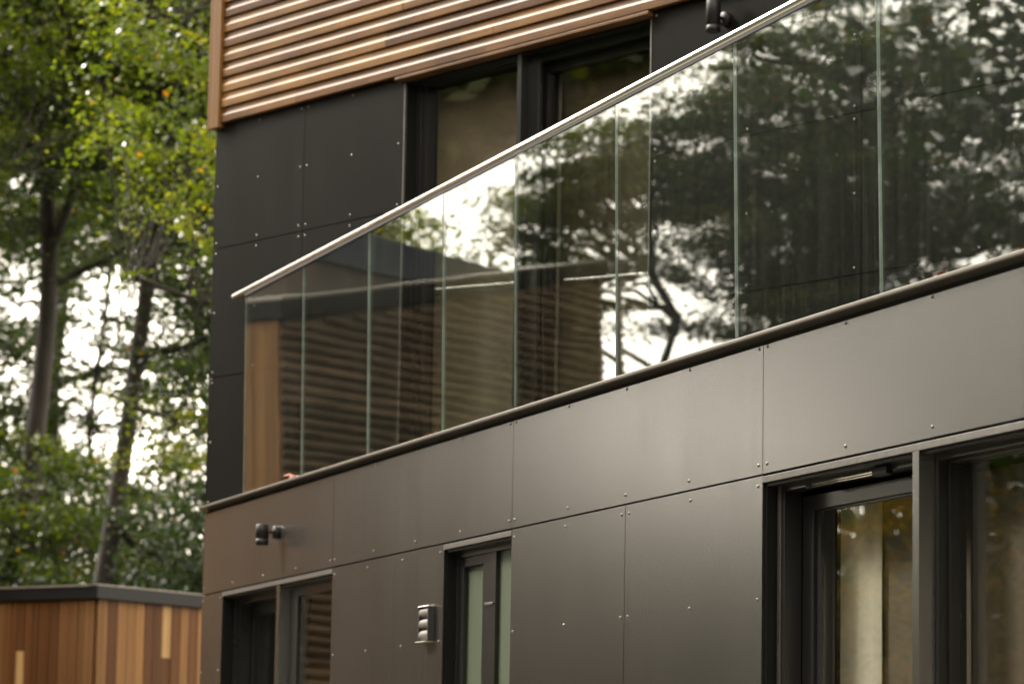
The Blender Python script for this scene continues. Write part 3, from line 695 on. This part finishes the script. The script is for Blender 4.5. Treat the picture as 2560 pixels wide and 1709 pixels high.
def tree(label, pos, top, crowns, leafmat, seed, nspray=400, nleaf=80, lsize=.06, trunk_r=.2, lean=(0, 0), gaps=(), barkmat='bark',
         spray_r=(.35, .75), flat=.22, nlimb=16, category='tree', limb0=.25, trunk_path=None, tone=(0., 1.), extra_limbs=(), droop=.0, group=None):
    """pos: base; crowns: ellipsoids (cx,cy,cz,rx,ry,rz) in world metres; leaves gather in flattened sprays at twig ends"""
    rg = np.random.default_rng(seed)
    base = np.array([pos[0], pos[1], 0.0])
    root = empty('tree', (pos[0], pos[1], 0)); tag(root, label, category, group or 'trees seen around the house')
    V, F = [], []
    tip = base + np.array([lean[0], lean[1], top])
    tp = wobble(base, tip, 14, .25, rg) if trunk_path is None else np.array(trunk_path, float)
    if trunk_path is not None:
        tt = np.linspace(0, len(tp) - 1, 20); tp = np.stack([np.interp(tt, np.arange(len(tp)), tp[:, k]) for k in range(3)], 1)
    add_tube_np(V, F, tp, trunk_r, trunk_r * .3, 10)
    # spray centres inside the crowns, thinned by the crown's own gaps
    tot = sum(c[3] * c[4] * c[5] for c in crowns); C = []
    for c in crowns:
        n = int(nspray * (c[3] * c[4] * c[5]) / tot * 1.9)
        p = rg.normal(0, 1, (n, 3)); p = unit(p) * (rg.random((n, 1)) ** (1 / 2.4))
        C.append(np.array(c[:3]) + p * np.array(c[3:6]))
    C = np.concatenate(C)
    for gx_, gy_, gz_, gr in gaps:
        d = np.linalg.norm((C - np.array([gx_, gy_, gz_])) * np.array([1, 1, 1]), axis=1)
        C = C[d > gr + rg.normal(0, .18 * gr, len(C))]
    rg.shuffle(C); C = C[:nspray]
    # limbs run to far-apart spray centres
    limbs = []
    cand = C[rg.choice(len(C), min(len(C), nlimb * 6), replace=False)]
    chosen = [cand[0]]
    for _ in range(nlimb - 1):
        dd = np.min(np.stack([np.linalg.norm(cand - q, axis=1) for q in chosen]), axis=0); chosen.append(cand[dd.argmax()])
    for q in chosen:
        h = max(top * limb0, min(q[2] - .25 * np.linalg.norm(q[:2] - base[:2]), top * .93))
        i = np.abs(tp[:, 2] - h).argmin(); s0 = tp[i]; ln = np.linalg.norm(q - s0)
        lp = wobble(s0, q, 10, .09 * ln, rg, .05 * ln); limbs.append(lp)
        r0 = trunk_r * .42 * (1 - .5 * i / len(tp)); add_tube_np(V, F, lp, r0, .02, 7)
    for pl, r0, r1 in extra_limbs:
        pl = np.array(pl, float); tt = np.linspace(0, len(pl) - 1, 12); lp = np.stack([np.interp(tt, np.arange(len(pl)), pl[:, k]) for k in range(3)], 1)
        lp += rg.normal(0, .04, lp.shape); limbs.append(lp); add_tube_np(V, F, lp, r0, r1, 7)
    LP = np.concatenate([l[3:] for l in limbs] + [tp[len(tp) // 2:]])
    for q in C:
        d = np.linalg.norm(LP - q, axis=1); s0 = LP[d.argmin()]
        if .15 < d.min() < 4.5: add_tube_np(V, F, wobble(s0, q, 4, .10 * d.min(), rg), .010, .004, 4)
    V = np.concatenate(V)
    me = bpy.data.meshes.new('trunk'); me.from_pydata((V - base).tolist(), [], F); me.materials.append(M[barkmat])
    me.polygons.foreach_set('use_smooth', [True] * len(me.polygons)); me.update()
    link(bpy.data.objects.new('trunk', me), root)
    # leaves
    nC = len(C); cnt = np.maximum(6, (nleaf * rg.lognormal(-.15, .5, nC)).astype(int)); idx = np.repeat(np.arange(nC), cnt); K = len(idx)
    sr = rg.uniform(spray_r[0], spray_r[1], nC)[idx][:, None]
    off = rg.normal(0, .5, (K, 3)) * np.array([1, 1, flat]) * sr
    tilt = rg.normal(0, .28, (nC, 2))[idx]
    off[:, 2] += off[:, 0] * tilt[:, 0] + off[:, 1] * tilt[:, 1] - droop * (off[:, 0] ** 2 + off[:, 1] ** 2)
    P = C[idx] + off
    nrm = unit(rg.normal(0, .62, (K, 3)) + np.array([0, 0, 1.0]))
    d = unit(np.cross(nrm, rg.normal(0, 1, (K, 3)))); w = np.cross(nrm, d)
    s = (lsize * rg.uniform(.6, 1.25, K))[:, None]
    fold = nrm * s * .12
    Q = np.stack([P - d * s * .5, P + w * s * .33 + fold, P + d * s * .55, P - w * s * .33 + fold], 1).reshape(-1, 3) - base
    me = bpy.data.meshes.new('crown')
    me.vertices.add(4 * K); me.vertices.foreach_set('co', Q.astype(np.float32).ravel())
    me.loops.add(4 * K); me.loops.foreach_set('vertex_index', np.arange(4 * K, dtype=np.int32))
    me.polygons.add(K); me.polygons.foreach_set('loop_start', np.arange(0, 4 * K, 4, dtype=np.int32)); me.polygons.foreach_set('loop_total', np.full(K, 4, dtype=np.int32))
    me.update(calc_edges=True)
    me.materials.append(M[leafmat])
    ct = rg.random(nC)[idx]
    tn = np.clip(.5 * ct + .5 * rg.random(K) ** .9, 0, 1); hot = rg.random(K) > .991; tn = np.where(hot, rg.uniform(.93, 1, K), tn * .92)
    tn = tone[0] + tn * (tone[1] - tone[0])
    a = me.attributes.new('tone', 'FLOAT', 'FACE'); a.data.foreach_set('value', tn.astype(np.float32))
    link(bpy.data.objects.new('crown', me), root)
    return root
#TREES_BEGIN
# --- seen directly, left of the house
tree('green tree with pale leaning trunk standing left behind the shed', (-5.95, 36.5), 17, [(-5.3, 36.5, 10.2, 2.7, 2.2, 3.0), (-5.6, 36.3, 4.4, 2.0, 1.6, 1.3), (-5.4, 37, 14, 3.0, 3, 3)], 'leaf_green', 1,
     nspray=1250, nleaf=125, lsize=.078, trunk_r=.17, gaps=[(-4.7, 36.3, 7.2, .85), (-4.7, 36.3, 6.2, .5), (-5.9, 36.3, 6.9, .4), (-3.85, 36.3, 5.2, .4), (-4.85, 36.3, 4.1, .4)],
     trunk_path=[(-5.9, 36.5, 0), (-5.62, 36.5, 3.2), (-5.33, 36.5, 5.2), (-5.2, 36.5, 7.0), (-5.3, 36.5, 9.0), (-5.1, 36.5, 12.5), (-5.0, 36.5, 16)],
     extra_limbs=[([(-5.25, 36.5, 7.2), (-5.0, 36.3, 8.4), (-4.6, 36.2, 8.55), (-4.0, 36.2, 8.5), (-3.2, 36.2, 8.65)], .07, .03)])
tree('dark tree with forked stem behind the middle of the shed roof', (-4.55, 33.4), 18, [(-3.9, 33.4, 10.4, 2.3, 2.0, 3.0), (-3.2, 33.2, 3.9, .9, 1.0, .8), (-3.15, 33.2, 6.4, .5, .8, 1.9)], 'leaf_dark', 2,
     nspray=800, nleaf=115, lsize=.075, trunk_r=.14, gaps=[(-4.25, 33.3, 6.8, .8), (-4.25, 33.3, 5.8, .45), (-3.5, 33.3, 4.85, .35)],
     trunk_path=[(-4.35, 33.4, 0), (-4.15, 33.4, 3.4), (-3.95, 33.4, 5.0), (-3.7, 33.4, 7.4), (-3.5, 33.4, 10), (-3.4, 33.4, 16)])
tree('deep green tree filling the background between the trunks', (-3.6, 44), 19, [(-5.2, 44, 11.4, 3.2, 2.4, 3.6), (-6.9, 43.5, 5.0, 1.6, 2, 2.0), (-4.4, 43.5, 4.3, 2.2, 2, 1.6)], 'leaf_green', 3,
     nspray=1100, nleaf=105, lsize=.085, trunk_r=.2, gaps=[(-5.6, 43.8, 8.6, 1.1), (-5.6, 43.8, 7.1, .6), (-4.6, 43.8, 6.0, .45), (-5.9, 43.8, 4.6, .5)], tone=(0, .62))
tree('lime green tree with yellow flecks spreading out from behind the house corner', (.9, 27.6), 14, [(-1.9, 27.2, 8.9, 2.2, 2.0, 2.0), (-2.75, 27.0, 7.2, 1.05, 1.2, 1.5), (-2.2, 27.0, 5.7, .55, 1.0, .6), (.6, 27.8, 9.5, 3, 2.6, 3.2)], 'leaf_lime', 4,
     nspray=900, nleaf=85, lsize=.062, trunk_r=.2, gaps=[], spray_r=(.22, .5), flat=.32, droop=.5)
tree('yellow green tree in the upper left corner, lit look coloured into its leaves', (-6.6, 31.5), 11.5, [(-5.0, 31.2, 9.3, 1.9, 1.5, 1.9), (-6.8, 31.6, 9.0, 2.2, 2.0, 2.2), (-3.7, 31.0, 7.6, .6, .8, .5)], 'leaf_lime', 15,  # pale leaf colour stands in for sunlit upper foliage
     nspray=420, nleaf=80, lsize=.066, trunk_r=.15, spray_r=(.25, .55), flat=.3, droop=.4, tone=(0, .8), trunk_path=[(-6.7, 31.5, 0), (-6.5, 31.5, 5), (-6.2, 31.4, 8.0), (-5.8, 31.3, 11.0)])
tree('slender sparse tree letting the sky through between the two trunks', (-5.0, 40.5), 9, [(-5.2, 40.5, 6.6, 1.9, 1.2, 2.1), (-3.7, 40.2, 6.0, .8, .9, 2.0), (-6.4, 40.4, 6.3, .9, 1.0, 1.6)], 'leaf_green', 16,
     nspray=215, nleaf=70, lsize=.078, trunk_r=.07, spray_r=(.28, .6), flat=.35, gaps=[(-5.05, 40.3, 7.6, .55), (-4.9, 40.3, 6.5, .4), (-4.0, 40.3, 5.3, .3)], tone=(0, .7))
tree('low lime green bough showing beside the house corner', (-.6, 30.5), 8, [(-3.2, 30.2, 4.95, .75, .8, .55), (-.4, 30.6, 5.6, 1.2, 1.2, 1.2)], 'leaf_lime', 14, nspray=90, nleaf=60, lsize=.062, trunk_r=.09, spray_r=(.25, .5), nlimb=6, droop=.5)
tree('far misty green tree closing the view at the back', (-8.5, 60), 20, [(-7.5, 60, 13.5, 4.5, 3, 5.5), (-9.2, 60, 5.2, 2.6, 2, 2.2), (-5.6, 60, 4.8, 2.2, 2, 2.0)], 'leaf_dark', 5, nspray=900, nleaf=80, lsize=.14, trunk_r=.3, gaps=[(-7.6, 60, 10.6, 1.4), (-7.2, 60, 8.8, .9), (-8.0, 60, 5.7, .8)])
# --- mirrored in the balustrade and parapet (out of frame to the left)
tree('bushy mixed tree beyond the timber house', (-15.4, 36.0), 7.6, [(-16.2, 34.8, 7.7, 1.5, 1.3, 1.25), (-14.0, 36.9, 7.8, 1.8, 1.6, 1.3), (-11.6, 38.2, 7.6, 1.6, 1.5, 1.3)], 'leaf_lime', 21, nspray=330, nleaf=95, lsize=.10, trunk_r=.22, gaps=[(-17.0, 33.8, 9.0, 1.4)])
tree('dark cedar like tree with level boughs west of the house', (-20.4, 31.0), 11, [(-20.4, 31.0, 8.7, 2.9, 2.9, 2.7), (-18.9, 32.1, 7.2, 1.5, 1.4, 2.6)], 'leaf_green', 22, nspray=360, nleaf=360, lsize=.08, trunk_r=.3, flat=.16, spray_r=(.45, .85), gaps=[(-18.7, 32.3, 6.5, 1.5), (-20.4, 30.2, 6.0, .9), (-19.8, 31.5, 8.3, .45), (-21.3, 30.2, 8.8, .5), (-22.3, 29.3, 7.5, .45), (-19.5, 31.6, 9.7, .4), (-22.0, 29.6, 9.8, .9), (-21, 30.5, 7.7, .4), (-20.3, 29.5, 9.0, .5)])
tree('mid green tree mirrored between the glass joints', (-19.2, 33.6), 9.3, [(-17.95, 33.1, 8.8, .8, .8, 1.25), (-18.4, 34.6, 8.2, .9, .9, 1.1)], 'leaf_green', 23, nspray=60, nleaf=300, lsize=.08, trunk_r=.14, flat=.16, gaps=[(-16.9, 33.9, 9.2, 1.0), (-18.6, 32.4, 6.7, 1.3)])
tree('autumn tinted tree with pale trunk facing the ground floor window', (-20.9, 28.6), 7.5, [(-20.6, 28.7, 4.3, 2.9, 2.4, 2.5), (-21.8, 27.2, 4.6, 2.2, 2.2, 2.5)], 'leaf_autumn', 24, nspray=900, nleaf=95, lsize=.10, trunk_r=.3, barkmat='bark_pale')
# the wood that closes the garden on its western side, and unseen trees added for shade: each tree its own crown and trunk
KINDS = [('leaf_dark', 'dark'), ('leaf_green', 'mid green'), ('leaf_green', 'olive green')]
wood = []
for i in range(15):
    az_ = R_(-63 - 5.4 * i); d_ = 23 + 2.5 * math.sin(i * 2.1); wood.append((1 + d_ * math.sin(az_), 13 + d_ * math.cos(az_), 17 + 3 * math.sin(i * 1.7), i))
for i in range(9):
    az_ = R_(-67 - 8.0 * i); d_ = 33 + 2 * math.sin(i * 1.3); wood.append((1 + d_ * math.sin(az_), 13 + d_ * math.cos(az_), 22 + 2 * math.sin(i * 2.7), i + 15))
for i in range(15):  # southern arc, unseen: added to keep open sky light off frames and walls
    az_ = R_(-146 - 8.5 * i); d_ = 29 + 2.5 * math.sin(i * 1.9); wood.append((2 + d_ * math.sin(az_), 6 + d_ * math.cos(az_), 19 + 3 * math.sin(i * 2.3), i + 40))
wood += [(-12.0, 43.5, 15, 24), (-17.5, 47, 8.0, 25), (-22.5, 46, 8.0, 26), (-26.5, 28.5, 8.0, 27), (-31, 39, 6.0, 28), (-28, 25.5, 11, 29), (-19.5, 42, 5.6, 30), (-24, 39, 5.9, 31), (-27.5, 35.0, 6.0, 32), (-22.3, 34.6, 4.9, 33)]  # low trees at the end are added to darken the mirrored skyline
for x, y, h, i in wood:
    lm, nm = KINDS[i % 3]
    tree(nm + ' woodland tree in the ring of wood closing the garden, out of view around the house', (x, y), h * .82, [(x, y, h * .62, 4.0, 4.0, h * .36), (x, y, h * .25, 3.6, 3.6, h * .2)], lm, 60 + i, gaps=[(-23.8, 22.0, 9.6, 1.5), (-32.6, 24.0, 11.4, 2.2)],
         nspray=300, nleaf=85, lsize=.27, trunk_r=.34, spray_r=(1.0, 1.9), nlimb=12, flat=.4, group='woodland trees around the garden')
#TREES_END

# ================================================================== CAMERA
f_px = 8218.487; W_, H_ = 2560, 1709
cam = bpy.data.cameras.new('camera'); cam.sensor_width = 36; cam.lens = f_px / W_ * 36; cam.clip_end = 3000; cam.clip_start = .1
co = bpy.data.objects.new('camera', cam); COL.objects.link(co); scene.camera = co
p = R_(8.16634); r = R_(1.013487)
fwd = Vector((0, math.cos(p), math.sin(p))); right = Vector((1, 0, 0)); up = Vector((0, -math.sin(p), math.cos(p)))
rt = right * math.cos(r) + up * math.sin(r); uu = -right * math.sin(r) + up * math.cos(r)
mw = Matrix((( rt.x, uu.x, -fwd.x, 0), (rt.y, uu.y, -fwd.y, 0), (rt.z, uu.z, -fwd.z, 1.5), (0, 0, 0, 1)))
co.matrix_world = mw
cam.dof.use_dof = True; cam.dof.focus_distance = 11.9; cam.dof.aperture_fstop = 4.2

# ================================================================== LIGHT
AZ, EL = R_(-62), R_(42)
sd = Vector((math.sin(AZ) * math.cos(EL), math.cos(AZ) * math.cos(EL), math.sin(EL)))
sun = bpy.data.lights.new('sun', 'SUN'); sun.energy = 1.8; sun.angle = R_(10); sun.color = (1, .93, .82)
so = bpy.data.objects.new('sun', sun); COL.objects.link(so); so.rotation_euler = sd.to_track_quat('Z', 'Y').to_euler(); so.location = (0, 0, 30)
w = bpy.data.worlds.new('World'); scene.world = w; w.use_nodes = True; nt = w.node_tree; nt.nodes.clear()
sky = nt.nodes.new('ShaderNodeTexSky'); sky.sky_type = 'NISHITA'; sky.sun_disc = False; sky.sun_elevation = EL; sky.sun_rotation = AZ
sky.air_density = 1.0; sky.dust_density = 4.0; sky.ozone_density = 1.0
hs = nt.nodes.new('ShaderNodeHueSaturation'); hs.inputs['Saturation'].default_value = .12
mxw = nt.nodes.new('ShaderNodeMix'); mxw.data_type = 'RGBA'; mxw.inputs['Factor'].default_value = .8; mxw.inputs['B'].default_value = (10.1, 9.0, 7.3, 1)
bg = nt.nodes.new('ShaderNodeBackground'); bg.inputs['Strength'].default_value = .15; ow = nt.nodes.new('ShaderNodeOutputWorld')
nt.links.new(sky.outputs[0], hs.inputs['Color']); nt.links.new(hs.outputs[0], mxw.inputs['A']); nt.links.new(mxw.outputs['Result'], bg.inputs['Color']); nt.links.new(bg.outputs[0], ow.inputs['Surface'])

# ================================================================== RENDER SETTINGS
vs_ = scene.view_settings; vs_.view_transform = 'Standard'; vs_.look = 'None'; vs_.gamma = 1; vs_.use_curve_mapping = False
vs_.exposure = 2.35
cy = scene.cycles; cy.max_bounces = 8; cy.transparent_max_bounces = 24; cy.glossy_bounces = 5; cy.diffuse_bounces = 3; cy.transmission_bounces = 4
cy.caustics_reflective = False; cy.caustics_refractive = False; cy.sample_clamp_indirect = 6
